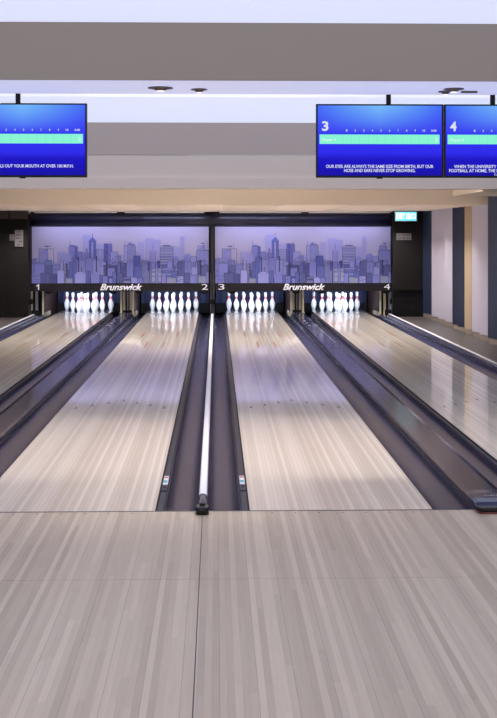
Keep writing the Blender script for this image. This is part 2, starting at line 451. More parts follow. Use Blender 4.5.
def f(b):
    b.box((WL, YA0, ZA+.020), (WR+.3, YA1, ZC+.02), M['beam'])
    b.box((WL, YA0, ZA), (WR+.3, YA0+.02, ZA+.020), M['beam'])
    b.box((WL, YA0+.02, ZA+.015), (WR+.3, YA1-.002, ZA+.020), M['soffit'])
struct('trim_5', f, label='taupe beam nearest the viewer with lavender underside given its own glow')
def f(b): b.box((WL, YA1, ZA-.004), (WR+.3, YA1+.015, ZA+.018), M['cove'])
struct('trim_6', f, label='thin glowing white edge strip at the back of the near beam')
def f(b):
    zl = Z(155, 15)
    b.box((WL, YB, zl), (WR+.3, YB+.2, ZC+.02), M['upper'])
    b.box((WL, YB, ZLIP), (WR+.3, YB+.2, zl-.006), M['beam_light'])
    b.box((WL, YB-.02, ZLIP), (WR+.3, YB, Z(177.5, 14.98)), M['lip'])
    b.box((WL, YB+.2, ZR), (WR+.3, YD, ZC+.02), M['beam_light'])
    b.box((-.35, YB+.004, zl-.006), (WR+.3, YB+.2, zl), M['trim'])
    b.box((WL, YB+.02, zl-.006), (-.35, YB+.2, zl), M['tan'])
struct('trim_7', f, label='second beam, taupe above and paler below a thin line')
def f(b):
    b.box((WL, YD, ZD+.004), (WR+.3, 20.2, ZC), M['tan'])
    b.box((WL, YD+.003, ZD), (WR+.3, 20.2, ZD+.004), M['beam_light'])
    for a, c in ((-1.25, -.3), (.1, 1.0), (-3.0, -2.1), (2.0, 2.9)):
        b.box((a, YD+.02, ZD-.008), (c, 17.0, ZD), M['tan'])
struct('trim_8', f, label='low tan ceiling over the far end of the lanes')
def f(b): b.box((3.26, YB+.201, 2.12), (WR+.3, 17.2+CAMY, ZR-.001), M['tan'])
struct('trim_9', f, label='small tan bulkhead along the right wall')

def cove(xa, xb, lab):  # added unseen lamps that brighten the tan face and the far lanes
    e = empty('added_wash_lamp', ((xa+xb)/2, YB+.2, 2.33), lab, 'added light', 'added hidden lamps on the back of the second beam')
    hw_ = (xb-xa)/2
    part('trough', e, lambda b: b.box((-hw_, 0, -.05), (hw_, .02, .05), M['trim']))
    l = bpy.data.lights.new('added_wash_light', 'AREA'); l.shape = 'RECTANGLE'; l.size = hw_*2-.1; l.size_y = .07; l.energy = 80; l.color = (1, .93, .87)
    lo = bpy.data.objects.new('added_wash_light', l); COL.objects.link(lo); lo.parent = e; lo.location = (0, .025, 0); lo.rotation_euler = (math.radians(90), 0, math.radians(180))
cove(-4.4, -.6, 'long added unseen lamp on the back of the second beam, left half')
cove(-.4, 3.1, 'long added unseen lamp on the back of the second beam, right half')
# downlights
def downlight(x, y, z, r, label, group, power=0, gimbal=False, col=(1, .93, .86), drop=0, dim=True):
    e = empty('downlight', (x, y, z), label, 'ceiling light', group)
    def f(b): b.lathe([(r*.8, -.002), (r*1.25, -.001), (r*1.28, -.006), (r*.85, -.010), (r*.8, -.004)], M['ringdark'] if gimbal else M['trim'], 20)
    part('trim_ring', e, f)
    def f(b):
        if gimbal:
            b.lathe([(r*.78, -.001), (r*.8, -.008), (r*.5, -.020), (r*.35, -.024), (.0005, -.024)], M['ringdark'], 20)
            b.lathe([(r*.42, -.0235), (r*.40, -.027), (.0005, -.028)], M['lampdim'], 20)
        else:
            b.lathe([(r*.8, -.003), (r*.5, -.006), (.0005, -.007)], M['lampglow'], 16)
    part('lamp', e, f)
    if power:
        l = bpy.data.lights.new('downlight_beam', 'SPOT'); l.energy = power; l.color = col; l.spot_size = math.radians(120); l.spot_blend = .9; l.shadow_soft_size = .05
        lo = bpy.data.objects.new('downlight_beam', l); COL.objects.link(lo); lo.parent = e; lo.location = (0, 0, -.03-drop)
    return e
YAm = 8.49+CAMY
downlight(X(161, 8.49), YAm-.06, ZA+.015, .068, 'wide tilted downlight in the near beam, left of the pair over lane 2', 'downlights in the near beam', 4, True)
downlight(X(199, 8.45), YAm+.02, ZA+.015, .045, 'downlight in the near beam, right of the pair over lane 2', 'downlights in the near beam', 4, True)
downlight(X(456, 8.4), YAm-.05, ZA+.015, .055, 'round downlight in the near beam above the joint of the two right screens', 'downlights in the near beam', 4, True)
downlight(X(446, 8.6), YAm+.1, ZA+.015, .040, 'small downlight in the near beam, leftmost above the right screens', 'downlights in the near beam', 0, True)
def f(b): b.box((-.055, -.02, -.012), (.055, .02, 0), M['ringdark'])
e = empty('ceiling_slot', (X(470, 8.6), YAm+.1, ZA+.015), 'small dark slot fitting in the near beam above screen 4', 'ceiling fitting')
part('slot_body', e, f)
rows = [(12.35, 'row farthest from the skyline boards'), (14.4, 'middle row'), (16.3, 'row nearest the skyline boards')]
cols = [(-3.55, 'over the left edge of lane 1'), (-2.1, 'between lanes 1 and 2'), (-.6, 'over lane 2 near the divider'), (.95, 'over lane 3'), (2.2, 'over lane 4'), (3.3, 'over the right walkway edge')]
for y, rn in rows:
    for x, cn in cols:
        downlight(x, y, ZD-.008 if any(a < x < c for a, c in ((-1.25, -.3), (.1, 1.0), (-3.0, -2.1), (2.0, 2.9))) else ZD, .045, 'downlight '+cn+', '+rn, 'recessed downlights in the low ceiling', 105, col=(1, .94, .90))
downlight(3.72, 9.0, 2.12, .045, 'small recessed downlight under the right bulkhead', 'downlights under the bulkhead', 45)
for y, rn in ((13.35, 'left of the pair'), (15.3, 'nearer the exit sign')):
    downlight(3.25, y, ZD, .045, 'small recessed downlight close to the folded wall panels, '+rn, 'downlights beside the wall panels', 34)

for x, n_ in ((-2.7, 'over lane 1'), (-.75, 'over lane 2'), (.75, 'over lane 3'), (2.5, 'over lane 4')):
    downlight(x, YD-1.0, ZR, .04, 'downlight just before the low tan ceiling, '+n_, 'downlights before the low ceiling', 190, col=(1, .94, .90))
for y, rn in ((-4.9, 'back row above the viewer'), (-2.3, 'front row nearer the foul line')):  # added downlights out of view, put in to brighten the approach
    for x, cn in ((-2.7, 'in line with lane 1'), (-.9, 'in line with lane 2'), (.75, 'in line with lane 3'), (2.5, 'in line with lane 4')):
        downlight(x, y, ZC, .05, 'added approach downlight '+cn+', '+rn, 'added unseen downlights over the approach', 6, col=(1, .88, .80))
for y, rn in ((1.95, 'added hidden row right behind the near beam'),):  # added downlights hidden by the beam, put in to brighten the lanes
    for x, cn in ((-2.7, 'over lane 1'), (-.9, 'over lane 2'), (.75, 'over lane 3'), (2.5, 'over lane 4')):
        downlight(x, y, ZC, .05, 'downlight '+cn+', '+rn, 'added downlights behind the near beam', 120, col=(1, .90, .86))

# ------------------------------------------------------------ walls
def f(b): b.box((WR+.15, FRONT, -.16), (WR+.3, 20.2, ZC+.02), M['char'])
struct('wall_right', f)
def f(b): b.box((WL-.15, FRONT, -.16), (WL, 20.2, ZC+.02), M['char'])
struct('wall_left', f)
def f(b): b.box((WL, 19.95, -.3), (WR+.3, 20.2, ZC), M['mblack'])
struct('wall_back', f)
def f(b):
    b.box((X(393.5, 24), ENDY, .52), (WR+.15, ENDY+.12, ZD), M['char'])
    b.box((X(393.5, 24), ENDY+.05, -.15), (WR+.15, ENDY+.12, .52), M['mblack'])
struct('wall_far_right', f, label='charcoal end wall right of the skyline boards with black lower part')
def f(b):
    b.box((WL, ENDY, -.15), (X(28.5, 24), ENDY+.12, ZD), M['char'])
    b.box((WL, ENDY-.03, Z(219, 24)), (X(28.5, 24), ENDY, ZD), M['charpan'])
    b.box((X(10, 24), ENDY-.034, Z(219, 24)), (X(11, 24), ENDY-.03, ZD), M['char'])
struct('wall_far_left', f, label='charcoal end wall left of the skyline boards')
def f(b):
    b.box((3.0, ENDY-.6, -.004), (3.01, ENDY-.6, -.003), M['char'])

# folded wall panels: list of (depth far, depth near, material, folds, label)
def folded(D0, D1, m, folds, label, amp=.16):
    y0, y1 = D0+CAMY, D1+CAMY      # y0 far, y1 near
    ymid = (y0+y1)/2
    e = empty('folded_wall_panel', (WR+.1, ymid, 0), label, 'wall panel', 'folded panels on the right wall')
    top = (ZD if ymid > YD-.3 else 2.12 if y0 < 17.2+CAMY+.2 else 2.3)
    segs = []
    L = (y0-y1)/folds
    for k in range(folds):
        a = y0-k*L
        segs += [(a, -amp), (a-L+.22, 0.0), (a-L+.20, -amp*.55), (a-L+.001, -amp)]
    def f(b):
        pts = [(x-.03, y-ymid) for y, x in segs]
        poly = pts+[(.049, y1-ymid), (.049, y0-ymid)]
        b.rings([[(x, y, z) for x, y in poly] for z in (.075, top-.002)], m, smooth=False, capa=True, capb=True)
    part('folded_face', e, f)
    def f(b):
        pts = [(x-.022, y-ymid) for y, x in segs]
        poly = pts+[(.049, y1-ymid), (.049, y0-ymid)]
        b.rings([[(x, y, z) for x, y in poly] for z in (-.004, .074)], M['skirt'], smooth=False, capa=True, capb=True)
    part('skirting', e, f)
folded(23.95, 22.98, M['wnavy'], 1, 'navy folded wall panel next to the charcoal end wall, farthest away')
folded(22.96, 20.95, M['wwhite'], 3, 'pale grey pleated wall panel of several folds nearer the exit sign')
folded(20.93, 19.93, M['wnavy'], 2, 'navy folded wall panel between pale grey and beige panels')
folded(19.91, 19.34, M['wbeige'], 1, 'beige folded wall panel, the only beige one on the right wall')
folded(19.32, 18.2, M['wwhite'], 2, 'pale grey folded wall panel between beige and the nearest navy panel')
folded(18.18, 16.2, M['wnavy'], 2, 'navy folded wall panel nearest the viewer at the right picture edge')

# exit sign
e = empty('exit_sign', (X(406.5, 23.8), 23.8+CAMY, ZD), 'small glowing cyan exit sign hanging under the ceiling beside the skyline board', 'exit sign')
w = 21/F*23.8/2; zt = Z(212, 23.8)-ZD; zb = Z(220.6, 23.8)-ZD
part('housing', e, lambda b: (b.box((-w-.012, 0, zb-.012), (w+.012, .05, zt+.012), M['steel']), b.box((-.01, .02, zt), (.01, .03, -.001), M['steel'])))
part('lit_face', e, lambda b: b.box((-w, -.004, zb), (w, 0, zt), M['cyan']), label='cyan lit face')
text('EXIT', 'lettering', M['exittext'], e, -w+.02, -.02, zb+.03, zt-.02, -.006, bold=.03)
text('出口', 'lettering', M['exittext'], e, .005, w-.015, zb+.03, zt-.02, -.006, bold=.03)

# notices
def notice(x0, x1, y0, y1, D, label, rows, name='wall_notice', pl='plate'):
    cx = (X(x0, D)+X(x1, D))/2; cz = (Z(y0, D)+Z(y1, D))/2; hw = (X(x1, D)-X(x0, D))/2; hh = (Z(y0, D)-Z(y1, D))/2
    e = empty(name, (cx, D+CAMY, cz), label, 'wall sign', 'signs on the charcoal end walls')
    part('plate', e, lambda b: b.box((-hw, -.008, -hh), (hw, 0, hh), M[pl]))
    def f(b):
        n = len(rows)
        for i, words in enumerate(rows):
            z1 = hh-(i+.25)*2*hh/(n+.1); z0 = z1-1.1*hh/n
            for a, c in words: b.box((-hw+a*2*hw, -.010, z0), (-hw+c*2*hw, -.008, z1), M['ink'])
    part('printed_lines', e, f)
notice(397, 411.8, 233.3, 240, 23.98, 'small grey notice with two dark lines on the charcoal wall below the exit sign', [[(.07, .22), (.27, .6), (.64, .93)], [(.07, .32), (.38, .62), (.68, .93)]])
notice(15.8, 24, 230, 246.5, 23.97, 'pale grey portrait notice on the left charcoal wall', [[(.4, .7)], [(.15, .85)], [(.15, .85)], [(.5, .9)], [(.3, .6)]])
notice(10.6, 15.3, 234.5, 240.5, 23.97, 'small square grey switch plate beside the left portrait notice', [[(.2, .8)], [(.3, .7)]])

# ------------------------------------------------------------ skyline boards
PXW = 24.79/F
def skyline(parent, pxl, pxr, pyt, pyb, x_origin):
    """printed drawing: layered flat shapes, colours are ink colours"""
    V = []; Fc = []; C = []
    lay = [0]
    def X_(p): return (p-pxl)*PXW
    def Z_(p): return (pyb-p)*PXW
    def poly(pts, c):
        c = (c[0]*.84, c[1]*.88, min(c[2]*1.12, 1)) if c is not BG else c
        i = len(V)
        y = -.0001*lay[0]
        cl = [(min(max(a, pxl), pxr), min(max(b_, pyt), pyb)) for a, b_ in pts]
        V.extend([(X_(a), y, Z_(b_)) for a, b_ in cl]); Fc.append(list(range(i, i+len(cl)))); C.append(c)
    def rect(a, c, t, bt, col): poly([(a, bt), (c, bt), (c, t), (a, t)], col)
    def line(x0, y0, x1, y1, w, col):
        dx, dy = x1-x0, y1-y0; l = math.hypot(dx, dy) or 1; nx, ny = -dy/l*w/2, dx/l*w/2
        poly([(x0+nx, y0+ny), (x1+nx, y1+ny), (x1-nx, y1-ny), (x0-nx, y0-ny)], col)
    BG = (.47, .46, .70); PALE = (.38, .38, .66); LT = (.27, .29, .62); MID = (.15, .18, .50); DK = (.08, .09, .36); SL = (.14, .16, .38); BK = (.02, .02, .12); GR = (.36, .38, .48)
    ext = [0]
    rect(pxl, pxr, pyt, pyb, BG)
    rnd = random.Random(3)
    lay[0] = 2
    for k in range(26):      # ghost towers drawn with very faint ink
        x = rnd.uniform(pxl, pxr-8); t = rnd.uniform(234, 262); w = rnd.uniform(3, 9)
        rect(x, x+w, t, pyb, (.43, .42, .66)); line(x, t, x, pyb, .3, (.36, .36, .60)); line(x+w, t, x+w, pyb, .3, (.36, .36, .60)); lay[0] += 1
    def bld(a, c, t, col, style='v', bt=None, top=None, ink=None):
        lay[0] += 1; bt = bt or pyb; ink = ink or tuple(v*.42 for v in col)
        rect(a, c, t, bt, col)
        if top == 'pyr': poly([(a, t+.02), (c, t+.02), ((a+c)/2+.3, t-3.2), ((a+c)/2-.3, t-3.2)], col)
        if top == 'dome' or top == 'arch':
            r = (c-a)/2; h = r*.8
            poly([(a+r-r*math.cos(math.pi*k/8), t-h*math.sin(math.pi*k/8)) for k in range(9)], col)
        lay[0] += 1
        if style == 'v':
            n = max(2, int((c-a)/1.3))
            for k in range(1, n): line(a+(c-a)*k/n, t+.6, a+(c-a)*k/n, bt, .28, ink)
        if style == 'g':
            n = max(2, int((c-a)/1.2))
            for k in range(1, n): line(a+(c-a)*k/n, t+.6, a+(c-a)*k/n, bt, .3, ink)
            y = t+1
            while y < bt-.4: line(a, y, c, y, .32, ink); y += 1.15
        if style == 'h':
            y = t+1
            while y < bt-.3: line(a, y, c, y+rnd.uniform(-.15, .15), .5, ink if rnd.random() < .6 else (.45, .46, .58)); y += 1.05
        if style == 'd':
            y = t
            while y < bt+6:
                line(a, min(y+4, bt), c, max(y-4, t), .3, ink); y += 2
        if style == 'w':
            y = t+1.2
            while y < bt-1:
                for k in range(max(1, int((c-a)/1.6))):
                    if rnd.random() < .75: rect(a+.4+k*1.6, a+1.1+k*1.6, y, y+.8, ink)
                y += 1.7
        lay[0] += 1
        o_ = tuple(v*.25 for v in ink)
        line(a, t, a, bt, .34, o_); line(c, t, c, bt, .34, o_); 
        if not top: line(a, t, c, t, .36, o_)
    o = pxl-32
    def B(a, c, t, col, *r, **k):
        k = dict(k)
        bld(a+o, c+o, t, col, *r, **k)
    def LN(x0, y0, x1, y1, w, c): lay[0] += 1; line(x0+o, y0, x1+o, y1, w, c)
    # back row
    B(39, 48, 249, PALE, 'd', ink=MID); LN(45, 246.5, 49, 246.5, 1.2, DK); LN(50.5, 243, 50.5, 249, .35, MID)
    B(48, 53.5, 249, BG, 'n', ink=LT)
    B(69, 75.2, 247, PALE, 'g', ink=MID); LN(70, 241, 70, 247, .4, DK); LN(69.5, 246, 75, 246, 1.4, MID)
    B(75, 77.6, 246.5, MID, 'v'); B(77.6, 83, 252, LT, 'v'); B(84, 88.5, 253, LT, 'v'); B(86, 87.5, 249, LT, 'n')
    B(89.3, 96, 240.5, MID, 'v', 258, 'pyr'); B(91.3, 93.6, 242, PALE, 'w', ink=MID); LN(92.6, 233.5, 92.6, 238, .45, DK)
    B(96.4, 104, 249.5, (.45, .46, .62), 'g', ink=MID); B(104.3, 108, 243.8, DK, 'w', ink=LT); B(107.6, 112.2, 244.3, LT, 'g', ink=DK); LN(110.4, 242, 110.4, 245, .5, DK)
    B(110.5, 118, 252, PALE, 'n', ink=MID); B(117.5, 121, 256, LT, 'v')
    B(124.2, 128, 245.5, PALE, 'n', ink=MID); B(128, 136, 246, (.40, .41, .60), 'g', ink=MID); LN(128, 244.5, 135, 244.8, 1.2, MID); LN(125.4, 241, 125.4, 246, .35, MID); LN(129.5, 243, 130.5, 244, 1, DK)
    B(150.5, 155.8, 251, PALE, 'v', ink=MID, top='arch'); LN(153.4, 245, 153.4, 249, .4, DK)
    B(160.5, 173.6, 247, (.27, .29, .50), 'h', ink=SL); LN(163, 245.7, 171, 245.7, .8, DK)
    B(174, 178.6, 258, LT, 'n', top='arch'); B(184.5, 191.5, 256.5, LT, 'v', top='arch'); B(191.5, 196.8, 256.5, PALE, 'v', ink=LT)
    B(198.3, 205.4, 246, PALE, 'd', ink=MID); LN(202, 243.5, 205, 243.7, 1, DK); LN(208, 242, 208, 249, .35, MID); B(205.6, 209, 250, PALE, 'n', ink=LT)
    B(197.2, 209.4, 250.5, (.33, .35, .68), 'v')
    # middle row
    for k in range(46):
        x = rnd.uniform(32, 204); B(x, min(x+rnd.uniform(2.5, 7), 209), rnd.uniform(259, 270), rnd.choice((LT, (.32, .34, .70), (.42, .43, .74), MID, (.28, .30, .62))), rnd.choice('vvgwn'))
    B(32, 36.5, 259, LT, 'v'); B(35, 45, 263, LT, 'n', ink=LT); B(45, 53, 265, SL, 'v', 275); B(53, 60, 264, LT, 'v')
    B(60.4, 71.6, 258, PALE, 'n', 270, 'arch', ink=LT); B(63.4, 68, 264, (.28, .29, .46), 'w', ink=BK); LN(67, 263, 67, 277, 1.0, BK); LN(63.4, 260, 63.4, 272, .4, BK)
    B(69, 75.5, 262, MID, 'v'); B(73, 77, 257, MID, 'v'); B(77, 88, 260, (.32, .34, .64), 'v'); B(85.5, 96, 258, LT, 'v'); B(93, 104, 260, (.34, .36, .66), 'v')
    LN(78.6, 257, 78.6, 273, 1.1, BK); LN(96.8, 256, 96.8, 272, 1.0, BK); LN(81.6, 267, 81.6, 276, .5, BK)
    B(101, 107, 262, PALE, 'w', 268, ink=MID); B(104, 117, 265, SL, 'g', ink=BK); LN(106.6, 262, 106.6, 276, 1.1, BK); LN(110, 262, 117, 256, .5, DK)
    B(108, 115, 268, LT, 'v', 276); B(118, 122, 262, MID, 'v'); B(121, 127, 263, SL, 'g', 278, ink=BK); B(127, 134, 262, LT, 'v')
    B(134, 140.6, 256, DK, 'v', 266, ink=MID); B(134.5, 142.5, 266, MID, 'v'); B(142.5, 150, 261.5, (.33, .35, .48), 'g', ink=DK); B(148.3, 150.8, 262, DK, 'n', 271)
    B(151, 162, 268, (.38, .40, .50), 'h', ink=SL); B(156, 158.5, 264, LT, 'n'); B(158, 160.4, 261, DK, 'v', 268); B(162, 167, 265, MID, 'v', 274)
    B(163, 174, 268, (.22, .25, .50), 'h', ink=DK); B(179, 185, 261, SL, 'v', 276, ink=BK); B(185, 192, 262, LT, 'v'); B(192, 199.2, 267, PALE, 'n', ink=DK)
    B(198.2, 201.6, 260.5, SL, 'w', 275, ink=BK); LN(200.8, 260, 200.8, 274, .9, BK); B(202, 209.4, 265.5, SL, 'v'); LN(204.5, 243, 204.5, 250, .3, MID)
    # front row
    B(41, 50, 273, SL, 'v', ink=BK); B(32, 41, 276, LT, 'w', ink=BK); B(50, 57, 274, SL, 'g', ink=BK); B(57.5, 64.5, 270, (.42, .43, .74), 'n', ink=DK); B(66, 73, 278, GR, 'n', ink=DK)
    B(75, 86, 276, (.40, .41, .72), 'n', 283, 'arch', ink=DK); B(87, 90.5, 271, MID, 'v'); B(91, 100, 277, LT, 'n', 283, 'arch', ink=BK); B(100, 103, 275, SL, 'n'); B(103, 108, 276, LT, 'v', ink=DK)
    B(109, 113, 278, LT, 'n', ink=BK); B(113, 116.5, 272, MID, 'v'); B(118, 123, 273, SL, 'v', ink=BK); B(124, 131, 277, SL, 'h', ink=BK); B(131.5, 138, 280, (.42, .43, .70), 'n', 283, 'arch', ink=BK); B(138, 143, 278, LT, 'v', ink=DK)
    B(150.6, 152, 268, LT, 'n'); B(162, 166.5, 273, LT, 'n', ink=DK); B(167, 176.5, 277, GR, 'n', 283, ink=DK); B(172, 178, 271, MID, 'v', 278); B(177, 184, 276, PALE, 'w', ink=BK); B(185, 190, 273, SL, 'v', ink=BK)
    B(190.6, 198, 275, LT, 'n', ink=DK); B(199, 207, 276, GR, 'n', ink=DK); B(207, 209.4, 272, LT, 'n')
    for k in range(60):
        x = rnd.uniform(33, 208); y = rnd.uniform(262, 281); LN(x, y, x+rnd.choice((0, 0, 2.2)), y+rnd.uniform(.5, 3), .35, rnd.choice((BK, DK, MID, PALE)))
    me = bpy.data.meshes.new('skyline_print'); me.from_pydata(V, [], Fc)
    at = me.color_attributes.new('Col', 'FLOAT_COLOR', 'CORNER')
    li = 0
    for p, c in zip(me.polygons, C):
        for _ in p.vertices: at.data[li].color = (*c, 1); li += 1
    me.materials.append(M['print'])
    # faces towards the viewer
    bm = bmesh.new(); bm.from_mesh(me)
    for fc in bm.faces:
        if fc.normal.y > 0: fc.normal_flip()
    bm.to_mesh(me); bm.free()
    return me
UW = 3.52
umesh = None
for ui, (ux, nums, lab) in enumerate((( -3.672, ('1', '2'), 'wide skyline board over lanes 1 and 2'), (-.045, ('3', '4'), 'wide skyline board over lanes 3 and 4'))):
    e = empty('masking_unit', (ux, MASKY, 0), lab+', city drawing above a dark strip', 'masking board', 'skyline boards over the pins')
    zt, zm, zb = Z(226.7, 24.79), Z(283, 24.79), Z(291, 24.79)
    part('backing_board', e, lambda b: b.box((0, .016, zm), (UW, .05, zt), M['frame']))
    if umesh is None: umesh = skyline(e, 32, 209.4, 227, 283, 0)
    o = bpy.data.objects.new('skyline_print', umesh); COL.objects.link(o); o.parent = e; o.location = (.01, .014, zm); o['label'] = 'lavender city skyline drawing'
    sc = (UW-.02)/((209.4-32)*PXW); o.scale = (sc, 1, (zt-zm)/((283-227)*PXW))
    part('lower_fascia', e, lambda b: b.box((-.004, -.03, zb), (UW+.004, .05, zm), M['strip']), bevel=.004)
    # numbers and lettering
    nx = [(38.3-31.5)*PXW, (204.2-31.5)*PXW]
    for n_, c_ in zip(nums, nx):
        wn = .03 if n_ == '1' else .062
        if n_ == '1':
            za, zc_ = Z(289.6, 24.79), Z(283.9, 24.79); hh = zc_-za
            def one(b):
                pts = [(-.002, 0), (.026, 0), (.026, hh), (.004, hh), (-.034, hh*.74), (-.034, hh*.56), (-.002, hh*.70)]
                b.rings([[(c_+x, y, za+z) for x, z in pts] for y in (-.034, -.0305)], M['letter'], smooth=False, capa=True, capb=True)
            part('lane_number', e, one, label='white lane number 1'); continue
        text(n_, 'lane_number', M['letter'], e, c_-wn, c_+wn, Z(289.6, 24.79), Z(283.9, 24.79), -.032, bold=0, label='white lane number '+n_)
    text('Brunswick', 'lettering', M['letter'], e, (99.8-31.5)*PXW, (142-31.5)*PXW, Z(290.2, 24.79), Z(283.6, 24.79), -.032, bold=.032, shear=.35, label='white italic lettering')
    for sp_ in (48.7, 113, 139, 203.5):
        def f(b, sp_=sp_):
            c_ = (sp_-31.5)*PXW; n = 12
            prof = [(c_+.085*math.cos(math.pi+math.pi*k/n), zb-.001+.055*math.sin(math.pi+math.pi*k/n)) for k in range(n+1)]
            b.extrude_y(prof, -.02, .03, M['mblack'])
        part('sensor_dome', e, f)

# header beam above boards, with its violet LED fittings
e = empty('masking_header', (CX, MASKY, 0), 'long dark blue header beam above both skyline boards', 'header beam')
hx = 3.60
def f(b):
    zt, zb = ZD-.004, Z(226.4, 24.79)
    pr = [(.06, zt), (-.02, zt), (-.035, zt-.06), (-.05, zt-.13), (-.075, zb+.05), (-.075, zb), (.06, zb)]
    R_ = (zt-zb)/2; zc = (zt+zb)/2
    pr = [(.06, zt)]+[(.05-R_*math.sin(math.pi*k/18), zc+R_*math.cos(math.pi*k/18)) for k in range(19)]+[(.06, zb)]
    b.rings([[(x, y, z) for y, z in pr] for x in (-hx, hx)], M['header'], smooth=True, capa=True, capb=True)
part('header_face', e, f)
for px in (108, 182, 247, 345):
    pass
# frame posts between and beside boards, with bracket boxes
for px_, lab in ((30.3, 'slim black post at the left end of the skyline boards'), (211.2, 'slim black post between the two skyline boards'), (392.4, 'slim black post at the right end of the skyline boards')):
    x = X(px_, 24.79)
    x = CX if abs(px_-211.2) < 1 else -3.712 if px_ < 100 else 3.515
    e = empty('frame_post', (x, MASKY, 0), lab, 'frame post', 'posts of the skyline boards')
    part('post', e, lambda b: b.box((-.030, -.03, -.0 if px_ != 211.2 else .0), (.030, .06, Z(226.4, 24.79)-.001), M['frame']))
    part('bracket_box', e, lambda b: b.box((-.075, -.10, .21), (.075, -.03, .31), M['mblack']), bevel=.006)

# LED batten under the low ceiling washing the boards
def batten(x0, x1, lab, power):
    e = empty('led_batten', ((x0+x1)/2, 17.22, ZD), lab, 'led batten', 'violet battens above the boards')
    hw = (x1-x0)/2
    part('trough', e, lambda b: (b.box((-hw, -.02, -.035), (hw, -.012, -.001), M['trim']), b.box((-hw, -.02, -.006), (hw, .03, .006), M['trim'])))
    l = bpy.data.lights.new('led_wash', 'AREA'); l.shape = 'RECTANGLE'; l.size = hw*2-.05; l.size_y = .03; l.energy = power; l.color = (.62, .65, 1)
    lo = bpy.data.objects.new('led_wash', l); COL.objects.link(lo); lo.parent = e; lo.location = (0, .01, -.02)
    lo.rotation_euler = (math.radians(30), 0, 0); l.spread = math.radians(140)
for a, c, n_ in ((-3.55, -1.95, 'leftmost of the four violet LED battens above the skyline boards'), (-1.8, -.25, 'second from the left of the four violet LED battens'),
               (.05, 1.65, 'third from the left of the four violet LED battens'), (1.8, 3.4, 'rightmost of the four violet LED battens above the skyline boards')):
    batten(a, c, n_, 5.0)

# ------------------------------------------------------------ pinsetter surroundings
def kick(x, lab, wdt, mirror, posts):
    pass
KB = .24
kicks = []
for i, lx in enumerate(LANES):
    for s in (-1, 1):
        x = lx+s*(HW+.235+.012)
        kicks.append((x, s, i))
for x, s, i in kicks:
    inner = (i in (1, 2)) and ((i == 1 and s == 1) or (i == 2 and s == -1))
    e = empty('kickback_plate', (x, 17.75, 0), 'upright side plate %s of the pins, %s' % ('left' if s < 0 else 'right', LW[i]), 'kickback plate', 'kickback plates beside the pins')
    t = .010 if inner else .014
    part('side_board', e, lambda b: b.box((-t, .05, -.15), (t, 2.1, .8), M['brown']))
    if inner: part('front_edge', e, lambda b: b.box((-t, 0, -.01), (t, .05, .8), M['grey']), label='grey front edge')
    else:
        part('front_edge', e, lambda b: b.box((-t-.004, 0, -.06), (t+.004, .05, .8), M['beige']), label='pale beige front edge')
        part('foot_strip', e, lambda b: b.box((-s*t, .05, -.06), (-s*(t+.02), .9, .02), M['beige']))
# machine frames in the wide gaps
for gi, (c, lab) in enumerate((((A0+A1)/2, 'machine frame with beige uprights between the pins of lanes 1 and 2'), ((B0+B1)/2, 'machine frame with beige uprights between the pins of lanes 3 and 4'),
                (R4+.235+.20, 'machine frame with grey uprights right of the pins of lane 4'), (L1-.235-.17, 'machine frame with grey uprights left of the pins of lane 1'))):
    e = empty('machine_frame', (c, 17.85, 0), lab, 'machine frame', 'machine frames between pin decks')
    xs = (-.07, .07) if gi < 2 else (-.09, .02)
    k = .024
    for q, xx in enumerate(xs):
        part('upright', e, lambda b: b.box((xx-k, .0, -.15), (xx+k, .06, .8), M['beige'] if q == 0 or gi < 2 else M['grey']))
    part('rod', e, lambda b: (b.box((-.012, .03, 0), (.006, .05, .8), M['grey']), b.box((.02, .035, 0), (.03, .05, .8), M['grey'])))
    part('foot_box', e, lambda b: b.box((-.088, -.03, -.05), (.088, .0, .07), M['mblack']), bevel=.004)
    part('back_plate', e, lambda b: b.box((-.094, .12, -.15), (.094, .14, .8), M['mblack']))
# pit curtain and pit floor for each lane
for i, lx in enumerate(LANES):
    e = empty('pit_curtain', (lx, 19.72, 0), 'dark blue curtain behind the pins of the '+LW[i], 'pit curtain', 'curtains behind the pins')
    def f(b):
        n = 40; w = HW+.20
        pts = [(-w+2*w*k/n, .012*math.sin(k*1.3)) for k in range(n+1)]
        poly = pts+[(x, y+.02) for x, y in pts[::-1]]
        b.rings([[(x, y, z) for x, y in poly] for z in (.02, .95)], M['navycurtain'], smooth=False, capa=True, capb=True)
    part('curtain_cloth', e, f)
    part('bottom_bar', e, lambda b: b.box((-HW-.2, -.05, -.10), (HW+.2, -.03, .11), M['mblack']))
def f(b):
    b.box((-3.9, 18.0, -.3), (3.9, 19.95, -.16), M['mblack'])
struct('trim_10', f, label='black pit floor behind the lanes')
# pit lamps (real tubes behind the boards)
for i, lx in enumerate(LANES):
    e = empty('pit_lamp', (lx, 17.78, .70), 'tube lamp over the pins of the '+LW[i], 'lamp', 'pin lamps behind the boards')
    part('reflector', e, lambda b: b.box((-.5, -.05, 0), (.5, .05, .02), M['trim']))
    part('bracket', e, lambda b: b.box((-.04, -.131, .004), (.04, -.05, .018), M['frame']))
    l = bpy.data.lights.new('pin_light', 'AREA'); l.shape = 'RECTANGLE'; l.size = .95; l.size_y = .06; l.energy = 27; l.color = (.74, .82, 1); l.spread = math.radians(110)
    lo = bpy.data.objects.new('pin_light', l); COL.objects.link(lo); lo.parent = e; lo.location = (0, 0, -.008); lo.rotation_euler = (math.radians(58), 0, 0)

